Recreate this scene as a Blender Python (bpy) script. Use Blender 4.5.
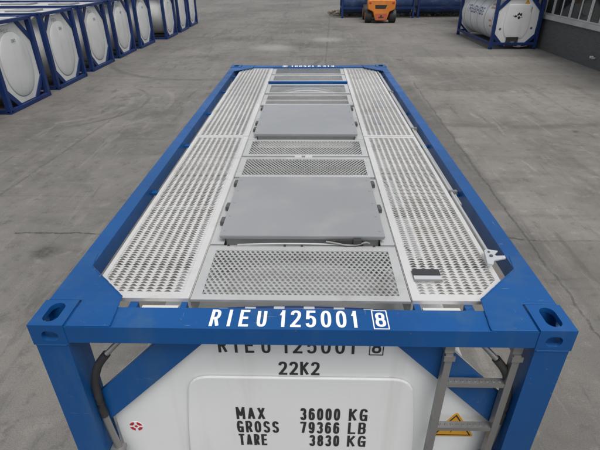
import bpy, bmesh, math, random
from mathutils import Vector, Matrix
random.seed(7)
R = math.radians
for o in list(bpy.data.objects):
    bpy.data.objects.remove(o)
scene = bpy.context.scene
COL = scene.collection

# ------------------------------------------------------------------ camera
CAM = (0.0498, -1.51284, 3.98461); YAW, PITCH, ROLL, FPX = -0.0267897, 0.520952, -0.00735753, 454.968
def cam_axes():
    cy, sy, cp, sp = math.cos(YAW), math.sin(YAW), math.cos(PITCH), math.sin(PITCH)
    f = Vector((sy*cp, cy*cp, -sp)); r = Vector((cy, -sy, 0)); u = r.cross(f)
    c, s = math.cos(ROLL), math.sin(ROLL)
    return c*r + s*u, -s*r + c*u, f
cd = bpy.data.cameras.new('camera'); cam = bpy.data.objects.new('camera', cd); COL.objects.link(cam)
ar, au, af = cam_axes()
m = Matrix.Identity(4)
for i in range(3):
    m[i][0], m[i][1], m[i][2], m[i][3] = ar[i], au[i], -af[i], CAM[i]
cam.matrix_world = m
cd.sensor_fit = 'HORIZONTAL'; cd.sensor_width = 36.0; cd.lens = 36.0*FPX/600.0
cd.clip_start = 0.05; cd.clip_end = 2000
scene.camera = cam

# ------------------------------------------------------------------ light
SUN_EL, SUN_AZ = 67.0, 146.0        # azimuth clockwise from +y: high, behind the camera and to the right
world = bpy.data.worlds.new('World'); scene.world = world; world.use_nodes = True
wn, wl = world.node_tree.nodes, world.node_tree.links
wn.clear()
sky = wn.new('ShaderNodeTexSky'); sky.sky_type = 'NISHITA'; sky.sun_disc = False
sky.sun_elevation = R(SUN_EL); sky.sun_rotation = R(SUN_AZ)
sky.air_density = 1.0; sky.dust_density = 3.0; sky.ozone_density = 1.0
hs = wn.new('ShaderNodeHueSaturation'); hs.inputs['Saturation'].default_value = 0.30
bg = wn.new('ShaderNodeBackground'); bg.inputs['Strength'].default_value = 0.115
wo = wn.new('ShaderNodeOutputWorld')
wl.new(sky.outputs[0], hs.inputs['Color']); wl.new(hs.outputs[0], bg.inputs['Color']); wl.new(bg.outputs[0], wo.inputs['Surface'])
sd = bpy.data.lights.new('sun', 'SUN'); sd.energy = 1.5; sd.angle = R(40); sd.color = (1.0, 0.95, 0.88)
sun = bpy.data.objects.new('sun', sd); COL.objects.link(sun)
sv = Vector((math.sin(R(SUN_AZ))*math.cos(R(SUN_EL)), math.cos(R(SUN_AZ))*math.cos(R(SUN_EL)), math.sin(R(SUN_EL))))
sun.rotation_euler = sv.to_track_quat('Z', 'Y').to_euler(); sun.location = sv*40
vs = scene.view_settings
vs.view_transform = 'Standard'; vs.look = 'None'; vs.gamma = 1.0; vs.use_curve_mapping = False; vs.exposure = 0.42

# ------------------------------------------------------------------ materials
def nodes(name):
    m = bpy.data.materials.new(name); m.use_nodes = True
    nt = m.node_tree
    return m, nt, nt.nodes['Principled BSDF']
class NB:
    """small helper to chain shader nodes"""
    def __init__(s, nt): s.nt = nt
    def n(s, t, **kw):
        nd = s.nt.nodes.new(t)
        for k, v in kw.items(): setattr(nd, k, v)
        return nd
    def put(s, nd, key, v):
        if isinstance(v, bpy.types.NodeSocket): s.nt.links.new(v, nd.inputs[key])
        else: nd.inputs[key].default_value = v
    def math(s, op, a, b=0.0, c=None, clamp=False):
        nd = s.n('ShaderNodeMath', operation=op, use_clamp=clamp)
        s.put(nd, 0, a); s.put(nd, 1, b)
        if c is not None: s.put(nd, 2, c)
        return nd.outputs[0]
    def vmath(s, op, a, b=None, scale=None):
        nd = s.n('ShaderNodeVectorMath', operation=op); s.put(nd, 0, a)
        if b is not None: s.put(nd, 1, b)
        if scale is not None: s.put(nd, 'Scale', scale)
        return nd.outputs['Value'] if op in ('LENGTH', 'DOT_PRODUCT', 'DISTANCE') else nd.outputs[0]
    def noise(s, vec, scale, detail=4.0, rough=0.55, dist=0.0):
        nd = s.n('ShaderNodeTexNoise'); s.put(nd, 'Vector', vec); s.put(nd, 'Scale', scale)
        s.put(nd, 'Detail', detail); s.put(nd, 'Roughness', rough); s.put(nd, 'Distortion', dist)
        return nd.outputs['Fac'], nd.outputs['Color']
    def ramp(s, v, lo, hi, a=0.0, b=1.0, smooth=True):
        nd = s.n('ShaderNodeMapRange', interpolation_type='SMOOTHSTEP' if smooth else 'LINEAR')
        s.put(nd, 0, v); s.put(nd, 1, lo); s.put(nd, 2, hi); s.put(nd, 3, a); s.put(nd, 4, b)
        return nd.outputs[0]
    def mix(s, f, a, b, blend='MIX'):
        nd = s.n('ShaderNodeMix', data_type='RGBA', blend_type=blend)
        s.put(nd, 0, f)
        for k, v in ((6, a), (7, b)):
            if isinstance(v, bpy.types.NodeSocket): s.nt.links.new(v, nd.inputs[k])
            else: nd.inputs[k].default_value = (*v, 1.0) if len(v) == 3 else v
        return nd.outputs[2]
    def geo(s): return s.n('ShaderNodeNewGeometry').outputs['Position']
    def obj(s): return s.n('ShaderNodeTexCoord').outputs['Object']
    def mapping(s, vec, scale=(1, 1, 1), rot=(0, 0, 0)):
        nd = s.n('ShaderNodeMapping'); s.put(nd, 'Vector', vec); nd.inputs['Scale'].default_value = scale
        nd.inputs['Rotation'].default_value = rot
        return nd.outputs[0]
    def bump(s, h, strength, dist=0.01):
        nd = s.n('ShaderNodeBump'); s.put(nd, 'Height', h); nd.inputs['Strength'].default_value = strength
        nd.inputs['Distance'].default_value = dist
        return nd.outputs[0]

def weathered(name, base, rough=0.45, metal=0.0, dirt=(0.10, 0.085, 0.07), dirt_amt=0.25, dirt_scale=3.0,
              streak=(1, 1, 0.25), var=0.12, spec=0.5, bump=0.0, speck=0.0, speck_col=(0.16, 0.09, 0.05), scratch=0.0, warp=0.0):
    m, nt, b = nodes(name); k = NB(nt); P = k.geo()
    f1, _ = k.noise(k.mapping(P, streak), dirt_scale, 6, 0.62)
    f2, _ = k.noise(P, 0.9, 3, 0.5)
    f3, _ = k.noise(P, 60, 3, 0.6)
    lo = tuple(c*(1-var) for c in base); hi = tuple(min(1, c*(1+var)) for c in base)
    c = k.mix(k.ramp(f2, 0.3, 0.7), lo, hi)
    c = k.mix(k.math('MULTIPLY', k.ramp(f1, 0.48, 0.78), dirt_amt), c, dirt)
    c = k.mix(k.math('MULTIPLY', k.ramp(f3, 0.35, 0.75), 0.12), c, lo)
    if speck:
        f4, _ = k.noise(P, 38, 2, 0.5)
        c = k.mix(k.math('MULTIPLY', k.ramp(f4, 0.72, 0.78), speck), c, speck_col)
    if scratch:
        for sc_, th in (((0.5, 7, 7), 0.70), ((7, 0.5, 7), 0.71), ((5, 5, 0.6), 0.72)):
            f5, _ = k.noise(k.mapping(P, sc_), 9, 4, 0.6)
            c = k.mix(k.math('MULTIPLY', k.ramp(f5, th, th+0.03), scratch), c, (0.16, 0.20, 0.25))
    nt.links.new(c, b.inputs['Base Color'])
    nt.links.new(k.ramp(f1, 0.3, 0.8, rough-0.08, rough+0.15), b.inputs['Roughness'])
    b.inputs['Metallic'].default_value = metal; b.inputs['Specular IOR Level'].default_value = spec
    if warp:
        f6, _ = k.noise(P, 2.6, 2, 0.5)
        nt.links.new(k.bump(f6, warp, 0.02), b.inputs['Normal'])
    if bump:
        nt.links.new(k.bump(f3, bump, 0.002), b.inputs['Normal'])
    return m
def plain(name, base, rough=0.5, metal=0.0):
    m, nt, b = nodes(name); b.inputs['Base Color'].default_value = (*base, 1)
    b.inputs['Roughness'].default_value = rough; b.inputs['Metallic'].default_value = metal
    return m

M = {}
M['blue'] = weathered('blue_paint', (0.004, 0.066, 0.225), 0.42, dirt=(0.045, 0.105, 0.19), dirt_amt=0.55, dirt_scale=5, var=0.14, spec=0.32, speck=0.9, scratch=0.75, warp=0.15)
M['navy'] = weathered('dark_blue_paint', (0.007, 0.026, 0.115), 0.5, dirt=(0.05, 0.06, 0.09), dirt_amt=0.35, dirt_scale=3, var=0.15, spec=0.35)
M['white'] = weathered('white_cladding', (0.73, 0.745, 0.74), 0.38, dirt=(0.40, 0.38, 0.34), dirt_amt=0.24, dirt_scale=2.2, streak=(3.2, 3.2, 0.25), var=0.04, spec=0.4)
M['rcwhite'] = weathered('lettered_tank_cladding', (0.66, 0.66, 0.66), 0.4, dirt=(0.36, 0.34, 0.31), dirt_amt=0.4, dirt_scale=1.8, streak=(1.4, 1.4, 0.3), var=0.05)
M['rowwhite'] = weathered('grey_white_cladding', (0.57, 0.58, 0.57), 0.42, dirt=(0.26, 0.25, 0.22), dirt_amt=0.45, dirt_scale=1.6, streak=(1.2, 1.2, 0.3), var=0.06, spec=0.4)
M['alu'] = weathered('galvanised_walkway', (0.70, 0.695, 0.68), 0.42, metal=0.45, dirt=(0.36, 0.33, 0.29), dirt_amt=0.45, dirt_scale=3.5, streak=(1, 1, 1), var=0.07, spec=0.5)
M['alugrey'] = weathered('weathered_grating', (0.52, 0.53, 0.525), 0.45, metal=0.4, dirt=(0.20, 0.19, 0.17), dirt_amt=0.45, dirt_scale=4, streak=(1, 1, 1), var=0.08)
M['lid'] = weathered('grey_lid_paint', (0.245, 0.255, 0.265), 0.36, dirt=(0.32, 0.315, 0.30), dirt_amt=0.6, dirt_scale=3.5, streak=(1, 1, 1), var=0.07, spec=0.45, scratch=0.25, warp=0.25)
M['steel'] = weathered('bare_steel', (0.27, 0.27, 0.265), 0.42, metal=0.6, dirt=(0.15, 0.13, 0.11), dirt_amt=0.4, dirt_scale=9, streak=(1, 1, 1), var=0.1)
M['tray'] = weathered('spill_tray', (0.50, 0.50, 0.48), 0.55, metal=0.1, dirt=(0.22, 0.2, 0.17), dirt_amt=0.6, dirt_scale=5, streak=(1, 1, 1), var=0.1)
M['black'] = weathered('black_rubber', (0.022, 0.022, 0.024), 0.6, dirt=(0.09, 0.085, 0.08), dirt_amt=0.4, dirt_scale=9, streak=(1, 1, 1))
M['hinge'] = weathered('dull_hinge_steel', (0.10, 0.10, 0.10), 0.5, metal=0.3, dirt=(0.2, 0.18, 0.15), dirt_amt=0.5, dirt_scale=12, streak=(1, 1, 1))
M['lever'] = weathered('pale_grey_paint', (0.42, 0.44, 0.46), 0.5)
M['textblack'] = plain('black_lettering', (0.022, 0.023, 0.026), 0.5)
M['textwhite'] = plain('white_lettering', (0.80, 0.82, 0.84), 0.45)
M['textgrey'] = plain('grey_lettering', (0.13, 0.135, 0.15), 0.5)
M['textblue'] = plain('dark_blue_lettering', (0.075, 0.105, 0.19), 0.5)
M['texttan'] = plain('tan_lettering', (0.45, 0.22, 0.10), 0.5)
M['yellow'] = plain('yellow_sticker', (0.72, 0.36, 0.02), 0.45)
M['red'] = plain('red_sticker', (0.45, 0.02, 0.03), 0.45)
M['green'] = plain('green_sticker', (0.05, 0.12, 0.09), 0.5)
M['orange'] = weathered('orange_paint', (0.62, 0.20, 0.03), 0.4, dirt=(0.16, 0.08, 0.04), dirt_amt=0.45, dirt_scale=3, streak=(1, 1, 0.4), var=0.1)
M['redpaint'] = weathered('red_orange_paint', (0.48, 0.11, 0.05), 0.45, dirt=(0.12, 0.06, 0.04), dirt_amt=0.4)
M['dark'] = weathered('dark_machine_paint', (0.03, 0.03, 0.032), 0.5, dirt=(0.10, 0.09, 0.075), dirt_amt=0.4, dirt_scale=5, streak=(1, 1, 1))
M['frame'] = weathered('window_frame_paint', (0.50, 0.50, 0.48), 0.5, dirt=(0.25, 0.24, 0.22), dirt_amt=0.3)
M['sill'] = weathered('sill_render', (0.42, 0.42, 0.40), 0.75, dirt=(0.2, 0.19, 0.17), dirt_amt=0.5, dirt_scale=2, streak=(1, 0.6, 2))
M['roof'] = weathered('roof_sheet', (0.25, 0.26, 0.27), 0.55)
M['bluetank'] = weathered('blue_tank_cladding', (0.035, 0.07, 0.17), 0.42, dirt=(0.22, 0.25, 0.30), dirt_amt=0.55, dirt_scale=1.3, streak=(1, 1, 1.5), var=0.2)

def brick_mat():
    m, nt, b = nodes('dark_grey_brick'); k = NB(nt); P = k.geo()
    sx = k.n('ShaderNodeSeparateXYZ'); nt.links.new(P, sx.inputs[0])
    cb = k.n('ShaderNodeCombineXYZ')
    nt.links.new(k.math('ADD', sx.outputs[1], sx.outputs[0]), cb.inputs[0]); nt.links.new(sx.outputs[2], cb.inputs[1])
    br = k.n('ShaderNodeTexBrick'); nt.links.new(cb.outputs[0], br.inputs['Vector'])
    br.inputs['Scale'].default_value = 1.0; br.inputs['Brick Width'].default_value = 0.25; br.inputs['Row Height'].default_value = 0.075
    br.inputs['Mortar Size'].default_value = 0.006
    br.inputs['Color1'].default_value = (0.072, 0.074, 0.078, 1); br.inputs['Color2'].default_value = (0.092, 0.093, 0.096, 1)
    br.inputs['Mortar'].default_value = (0.11, 0.11, 0.108, 1)
    f, _ = k.noise(P, 1.2, 5, 0.6)
    c = k.mix(k.math('MULTIPLY', k.ramp(f, 0.45, 0.75), 0.4), br.outputs[0], (0.10, 0.095, 0.088))
    nt.links.new(c, b.inputs['Base Color']); b.inputs['Roughness'].default_value = 0.8
    nt.links.new(k.bump(br.outputs[1], -0.4, 0.004), b.inputs['Normal'])
    return m
M['brick'] = brick_mat()
def glass_mat():
    m, nt, b = nodes('dark_window_glass'); k = NB(nt)
    f, _ = k.noise(k.geo(), 0.7, 2)
    nt.links.new(k.mix(k.ramp(f, 0.35, 0.65), (0.010, 0.012, 0.013), (0.035, 0.04, 0.042)), b.inputs['Base Color'])
    b.inputs['Roughness'].default_value = 0.08; b.inputs['Specular IOR Level'].default_value = 0.35
    return m
M['glass'] = glass_mat()
def soil_mat():
    m, nt, b = nodes('soil_and_rubble'); k = NB(nt); P = k.geo()
    f, _ = k.noise(P, 3.0, 6, 0.7); g, _ = k.noise(P, 0.8, 3)
    c = k.mix(k.ramp(f, 0.3, 0.7), (0.035, 0.028, 0.02), (0.13, 0.105, 0.075))
    c = k.mix(k.ramp(g, 0.52, 0.62, 0, 0.7), c, (0.03, 0.04, 0.016))
    nt.links.new(c, b.inputs['Base Color']); b.inputs['Roughness'].default_value = 0.95
    return m
M['soil'] = soil_mat()
M['stone'] = weathered('broken_stone', (0.22, 0.20, 0.17), 0.9, dirt=(0.08, 0.07, 0.05), dirt_amt=0.6)
M['weed'] = weathered('weed_leaf', (0.05, 0.075, 0.025), 0.7, dirt=(0.12, 0.10, 0.04), dirt_amt=0.5, dirt_scale=6)

def ground_mat():
    m, nt, b = nodes('yard_concrete'); k = NB(nt); P = k.geo()
    sx = k.n('ShaderNodeSeparateXYZ'); nt.links.new(P, sx.inputs[0]); X, Y = sx.outputs[0], sx.outputs[1]
    flat = k.n('ShaderNodeCombineXYZ'); nt.links.new(X, flat.inputs[0]); nt.links.new(Y, flat.inputs[1]); Q = flat.outputs[0]
    big, _ = k.noise(Q, 0.16, 4, 0.55, 0.4)
    mid, _ = k.noise(Q, 0.75, 6, 0.62, 0.3)
    fine, _ = k.noise(Q, 9.0, 6, 0.7)
    grit, _ = k.noise(Q, 75.0, 3, 0.7)
    # tyre streaks curving about the yard
    w1, _ = k.noise(k.mapping(Q, (0.9, 0.10, 1), (0, 0, R(-38))), 1.6, 6, 0.65, 0.9)
    w2, _ = k.noise(k.mapping(Q, (0.09, 1.0, 1), (0, 0, R(8))), 1.5, 6, 0.65, 1.2)
    c = k.mix(k.ramp(big, 0.36, 0.64), (0.132, 0.127, 0.118), (0.190, 0.184, 0.172))
    c = k.mix(k.ramp(mid, 0.38, 0.70, 0, 0.50), c, (0.215, 0.208, 0.194))
    c = k.mix(k.ramp(mid, 0.46, 0.28, 0, 0.45), c, (0.090, 0.086, 0.079))
    c = k.mix(k.ramp(w1, 0.56, 0.72, 0, 0.38), c, (0.235, 0.225, 0.208))
    c = k.mix(k.ramp(w1, 0.44, 0.30, 0, 0.38), c, (0.062, 0.058, 0.054))
    c = k.mix(k.ramp(w2, 0.57, 0.72, 0, 0.34), c, (0.23, 0.22, 0.205))
    c = k.mix(k.ramp(w2, 0.43, 0.30, 0, 0.30), c, (0.066, 0.062, 0.058))
    c = k.mix(k.ramp(fine, 0.40, 0.25, 0, 0.55), c, (0.060, 0.057, 0.052))
    c = k.mix(k.ramp(fine, 0.60, 0.78, 0, 0.45), c, (0.26, 0.25, 0.23))
    _, vcell = k.noise(Q, 0.5, 2, 0.5)
    for rot, sc, lo_, hi_, colr, am in ((-52, 2.6, 0.60, 0.70, (0.27, 0.26, 0.245), 0.38), (20, 3.2, 0.60, 0.70, (0.075, 0.071, 0.066), 0.40), (-12, 4.5, 0.62, 0.72, (0.26, 0.25, 0.235), 0.3)):
        wv, _ = k.noise(k.mapping(Q, (1.0, 0.14, 1), (0, 0, R(rot))), sc, 6, 0.7, 0.35)
        c = k.mix(k.ramp(wv, lo_-.03, hi_, 0, am*1.35), c, colr)
    mott, _ = k.noise(Q, 3.2, 7, 0.72)
    c = k.mix(k.ramp(mott, 0.48, 0.30, 0, 0.60), c, (0.078, 0.074, 0.069))
    c = k.mix(k.ramp(mott, 0.54, 0.70, 0, 0.50), c, (0.27, 0.262, 0.245))
    pits, _ = k.noise(Q, 26.0, 3, 0.6)
    c = k.mix(k.ramp(pits, 0.68, 0.76, 0, 0.6), c, (0.05, 0.048, 0.045))
    c = k.mix(k.ramp(pits, 0.30, 0.22, 0, 0.6), c, (0.32, 0.31, 0.29))
    c = k.mix(k.ramp(grit, 0.35, 0.70, 0.0, 0.40), c, (0.055, 0.053, 0.048))
    # wandering coordinates for joints, cracks and scrapes
    _, nc = k.noise(Q, 1.3, 5, 0.65)
    off = k.vmath('SCALE', k.vmath('SUBTRACT', nc, (0.5, 0.5, 0.5)), scale=0.22)
    sub = k.n('ShaderNodeSeparateXYZ'); nt.links.new(off, sub.inputs[0])
    fl2 = k.n('ShaderNodeCombineXYZ'); nt.links.new(k.math('ADD', X, sub.outputs[0]), fl2.inputs[0]); nt.links.new(k.math('ADD', Y, sub.outputs[1]), fl2.inputs[1])
    W = fl2.outputs[0]
    def seg(vec, a, bb, w):
        a = Vector((*a, 0)); d = Vector((*bb, 0)) - a
        pa = k.vmath('SUBTRACT', vec, tuple(a))
        t = k.math('DIVIDE', k.vmath('DOT_PRODUCT', pa, tuple(d)), d.length_squared, clamp=True)
        dn = k.n('ShaderNodeVectorMath', operation='SCALE'); dn.inputs[0].default_value = tuple(d); nt.links.new(t, dn.inputs['Scale'])
        dist = k.vmath('LENGTH', k.vmath('SUBTRACT', pa, dn.outputs[0]))
        return k.ramp(dist, w*0.35, w, 1.0, 0.0)
    brk = k.ramp(fine, 0.30, 0.55)
    joints = [((-6.25, 5.5), (-5.85, 12.5), 0.035, 0.4), ((-5.0, 5.08), (-1.0, 5.13), 0.03, 0.8),
              ((3.97, 16.5), (3.70, 7.5), 0.045, 0.5), ((3.70, 7.5), (3.6, 2.6), 0.03, 0.6),
              ((2.3, 5.15), (3.75, 4.95), 0.03, 0.7), ((3.75, 4.95), (6.8, 5.02), 0.025, 0.5),
              ((-6.0, 24.0), (4.0, 25.5), 0.06, 0.3), ((0.5, 16.0), (1.4, 37.0), 0.06, 0.35),
              ((3.8, 15.6), (12.0, 14.2), 0.05, 0.3)]
    for a, bb, w, s in joints:
        c = k.mix(k.math('MULTIPLY', k.math('MULTIPLY', seg(W, a, bb, w), brk), s), c, (0.045, 0.042, 0.039))
    # darker strips beside the joints, and wider soft-edged darker and lighter areas
    def box(x0, x1, y0, y1, e=0.25):
        sw = k.n('ShaderNodeSeparateXYZ'); nt.links.new(W, sw.inputs[0])
        a = k.math('MULTIPLY', k.ramp(sw.outputs[0], x0-e, x0+e), k.ramp(sw.outputs[0], x1-e, x1+e, 1, 0))
        d = k.math('MULTIPLY', k.ramp(sw.outputs[1], y0-e, y0+e), k.ramp(sw.outputs[1], y1-e, y1+e, 1, 0))
        return k.math('MULTIPLY', a, d)
    c = k.mix(k.math('MULTIPLY', box(2.6, 3.8, 6, 16, 0.12), 0.32), c, (0.075, 0.071, 0.066))
    c = k.mix(k.math('MULTIPLY', box(3.7, 9, 1.0, 4.95, 0.10), 0.36), c, (0.075, 0.072, 0.067))
    c = k.mix(k.math('MULTIPLY', box(4.2, 12, 15.5, 20.0, 0.8), 0.32), c, (0.070, 0.067, 0.062))  # broad darker band across the ground before the container by the building
    c = k.mix(k.math('MULTIPLY', box(3.0, 12, 22.5, 34, 1.0), 0.25), c, (0.22, 0.212, 0.20))
    c = k.mix(k.math('MULTIPLY', box(3.8, 60, -20, 22, 0.1), 1.0), c, (1.22, 1.21, 1.19), 'MULTIPLY')
    c = k.mix(k.math('MULTIPLY', box(-9.5, -7.6, 5, 40, 0.7), 0.25), c, (0.07, 0.067, 0.062))  # soft-edged darker strip of ground along the front of the left row
    # scraped arcs left by turning loaders
    def arc(cx, cy, r, w, col, amt, a0, a1):
        v = k.vmath('SUBTRACT', W, (cx, cy, 0))
        d = k.math('ABSOLUTE', k.math('SUBTRACT', k.vmath('LENGTH', v), r))
        sp = k.n('ShaderNodeSeparateXYZ'); nt.links.new(v, sp.inputs[0])
        ang = k.math('ARCTAN2', sp.outputs[1], sp.outputs[0])
        g = k.math('MULTIPLY', k.ramp(ang, a0-0.25, a0+0.1), k.ramp(ang, a1-0.1, a1+0.25, 1, 0))
        return k.math('MULTIPLY', k.math('MULTIPLY', k.ramp(d, w*0.2, w, 1, 0), g), k.math('MULTIPLY', k.ramp(mid, 0.3, 0.6), amt))
    for cx, cy, r, w, col, amt, a0, a1 in [(-8.2, 13.4, 2.2, 0.16, (0.27, 0.26, 0.24), 0.45, -1.3, 0.7),
                                           (-8.2, 13.4, 2.75, 0.10, (0.06, 0.056, 0.05), 0.5, -1.2, 0.8),
                                           (-8.0, 13.2, 3.4, 0.12, (0.25, 0.24, 0.225), 0.4, -0.6, 0.6),
                                           (-2.0, 30.0, 7.5, 0.30, (0.21, 0.20, 0.19), 0.3, -2.4, 0.2),
                                           (9.0, 12.0, 6.0, 0.2, (0.22, 0.21, 0.20), 0.3, 1.2, 2.9),
                                           (-4.5, 22.0, 5.0, 0.22, (0.06, 0.057, 0.053), 0.45, -2.8, -0.2),
                                           (6.0, 20.0, 9.0, 0.3, (0.06, 0.057, 0.053), 0.4, -2.2, -0.6)]:
        c = k.mix(arc(cx, cy, r, w, col, amt, a0, a1), c, col)
    # oil drips
    for cx, cy, r in [(4.2, 21.2, 0.26), (-4.2, 4.5, 0.30), (2.2, 23.5, 0.18), (-2.6, 19.0, 0.2), (7.2, 10.6, 0.15)]:
        dd = k.vmath('LENGTH', k.vmath('SUBTRACT', W, (cx, cy, 0)))
        c = k.mix(k.math('MULTIPLY', k.math('MULTIPLY', k.ramp(dd, r*0.2, r, 1, 0), k.ramp(fine, 0.3, 0.6)), 0.6), c, (0.022, 0.021, 0.02))
    # pale spilt dust
    for cx, cy, r in [(7.2, 15.0, 0.2), (-2.1, 25.0, 1.6), (1.0, 28.0, 1.4)]:
        dd = k.vmath('LENGTH', k.vmath('SUBTRACT', W, (cx, cy, 0)))
        c = k.mix(k.math('MULTIPLY', k.ramp(dd, r*0.2, r, 1, 0), 0.45), c, (0.34, 0.33, 0.31))
    nt.links.new(c, b.inputs['Base Color'])
    nt.links.new(k.ramp(mid, 0.3, 0.7, 0.72, 0.9), b.inputs['Roughness'])
    b.inputs['Specular IOR Level'].default_value = 0.3
    nt.links.new(k.bump(k.math('ADD', k.math('MULTIPLY', fine, 0.7), k.math('MULTIPLY', grit, 0.5)), 0.35, 0.01), b.inputs['Normal'])
    return m
M['ground'] = ground_mat()

# ------------------------------------------------------------------ mesh helpers
class MB:
    def __init__(s): s.bm = bmesh.new()
    def box(s, x0, x1, y0, y1, z0, z1):
        v = [s.bm.verts.new((x, y, z)) for z in (z0, z1) for y in (y0, y1) for x in (x0, x1)]
        for f in ((0, 2, 3, 1), (4, 5, 7, 6), (0, 1, 5, 4), (2, 6, 7, 3), (0, 4, 6, 2), (1, 3, 7, 5)):
            s.bm.faces.new([v[i] for i in f])
        return s
    def prism(s, pts, a0, a1, axis='z'):
        """outline pts extruded along an axis; pts are (x,y) for z, (x,z) for y, (y,z) for x"""
        def mk(p, a):
            return (p[0], p[1], a) if axis == 'z' else ((p[0], a, p[1]) if axis == 'y' else (a, p[0], p[1]))
        lo = [s.bm.verts.new(mk(p, a0)) for p in pts]; hi = [s.bm.verts.new(mk(p, a1)) for p in pts]
        n = len(pts)
        fs = [s.bm.faces.new(lo), s.bm.faces.new(hi)]
        for i in range(n):
            fs.append(s.bm.faces.new((lo[i], lo[(i+1) % n], hi[(i+1) % n], hi[i])))
        bmesh.ops.recalc_face_normals(s.bm, faces=fs)
        return s
    def tube(s, pts, r, n=10):
        pts = [Vector(p) for p in pts]; rings = []
        if 3 < len(pts) < 12: pts = catmull(pts, 4)
        up = Vector((0, 0, 1))
        for i, p in enumerate(pts):
            t = (pts[min(i+1, len(pts)-1)] - pts[max(i-1, 0)]).normalized()
            a = t.cross(up)
            if a.length < 1e-3: a = t.cross(Vector((1, 0, 0)))
            a.normalize(); b = t.cross(a)
            rings.append([s.bm.verts.new(p + r*(math.cos(2*math.pi*j/n)*a + math.sin(2*math.pi*j/n)*b)) for j in range(n)])
        fs = []
        for A, B in zip(rings, rings[1:]):
            for j in range(n): fs.append(s.bm.faces.new((A[j], A[(j+1) % n], B[(j+1) % n], B[j])))
        fs.append(s.bm.faces.new(rings[0])); fs.append(s.bm.faces.new(rings[-1]))
        bmesh.ops.recalc_face_normals(s.bm, faces=fs)
        return s
    def lathe(s, prof, c, axis='y', n=48):
        """prof: (radius, position along axis)"""
        rings = []
        for r, a in prof:
            ring = []
            for j in range(n):
                t = 2*math.pi*j/n; u, v = r*math.cos(t), r*math.sin(t)
                ring.append(s.bm.verts.new((c[0]+u, a, c[1]+v) if axis == 'y' else ((a, c[0]+u, c[1]+v) if axis == 'x' else (c[0]+u, c[1]+v, a))))
            rings.append(ring)
        fs = []
        for A, B in zip(rings, rings[1:]):
            for j in range(n): fs.append(s.bm.faces.new((A[j], A[(j+1) % n], B[(j+1) % n], B[j])))
        fs.append(s.bm.faces.new(rings[0])); fs.append(s.bm.faces.new(rings[-1]))
        bmesh.ops.recalc_face_normals(s.bm, faces=fs)
        return s
    def mesh(s, name, mat, bevel=0.0, smooth=False, seg=2):
        if bevel:
            ed = [e for e in s.bm.edges if len(e.link_faces) == 2 and e.calc_face_angle(0) > R(28)]
            bmesh.ops.bevel(s.bm, geom=ed, offset=bevel, segments=seg, profile=0.5, affect='EDGES', clamp_overlap=True)
        me = bpy.data.meshes.new(name); s.bm.to_mesh(me); s.bm.free(); me.materials.append(mat)
        if smooth:
            for p in me.polygons: p.use_smooth = True
            try: me.set_sharp_from_angle(angle=R(35))
            except Exception: pass
        return me
    def build(s, name, mat, parent=None, bevel=0.0, smooth=False, seg=2):
        return link(name, s.mesh(name, mat, bevel, smooth, seg), parent)
def link(name, me, parent=None):
    o = bpy.data.objects.new(name, me); COL.objects.link(o)
    if parent: o.parent = parent
    return o
def thing(name, label, cat, loc=(0, 0, 0), rz=0.0, group=None):
    o = bpy.data.objects.new(name, None); COL.objects.link(o); o.empty_display_size = 0.3
    o.location = loc; o.rotation_euler = (0, 0, rz)
    return tag(o, label, cat, group)
def tag(o, label=None, cat=None, group=None, kind=None):
    if label: o['label'] = label
    if cat: o['category'] = cat
    if group: o['group'] = group
    if kind: o['kind'] = kind
    return o
def copy_tree(o, parent=None):
    c = o.copy(); COL.objects.link(c)
    if parent: c.parent = parent
    for ch in list(o.children): copy_tree(ch, c)
    return c
def rounded(pts, r, n=5):
    out = []; N = len(pts)
    for i in range(N):
        p0, p, p1 = (Vector(pts[j]) for j in ((i-1) % N, i, (i+1) % N))
        a, b = (p0-p).normalized(), (p1-p).normalized()
        rr = r[i] if isinstance(r, (list, tuple)) else r
        if rr <= 0: out.append(tuple(p)); continue
        A, B = p + a*rr, p + b*rr
        for k in range(n+1):
            t = k/n; q = A*(1-t)**2 + p*2*t*(1-t) + B*t*t; out.append(tuple(q))
    return out
def stadium(cx, cy, lx, ly, n=8):
    r = min(lx, ly)/2; pts = []
    ex, ey = max(0, lx/2-r), max(0, ly/2-r)
    for k in range(4):
        sx, sy = ((1, 1), (-1, 1), (-1, -1), (1, -1))[k]
        for j in range(n+1):
            t = math.pi/2*(k + j/n); pts.append((cx + sx*ex + r*math.cos(t), cy + sy*ey + r*math.sin(t)))
    out = []
    for p in pts:
        if not out or (Vector(p)-Vector(out[-1])).length > 1e-5: out.append(p)
    if (Vector(out[0])-Vector(out[-1])).length < 1e-5: out.pop()
    return out

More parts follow.
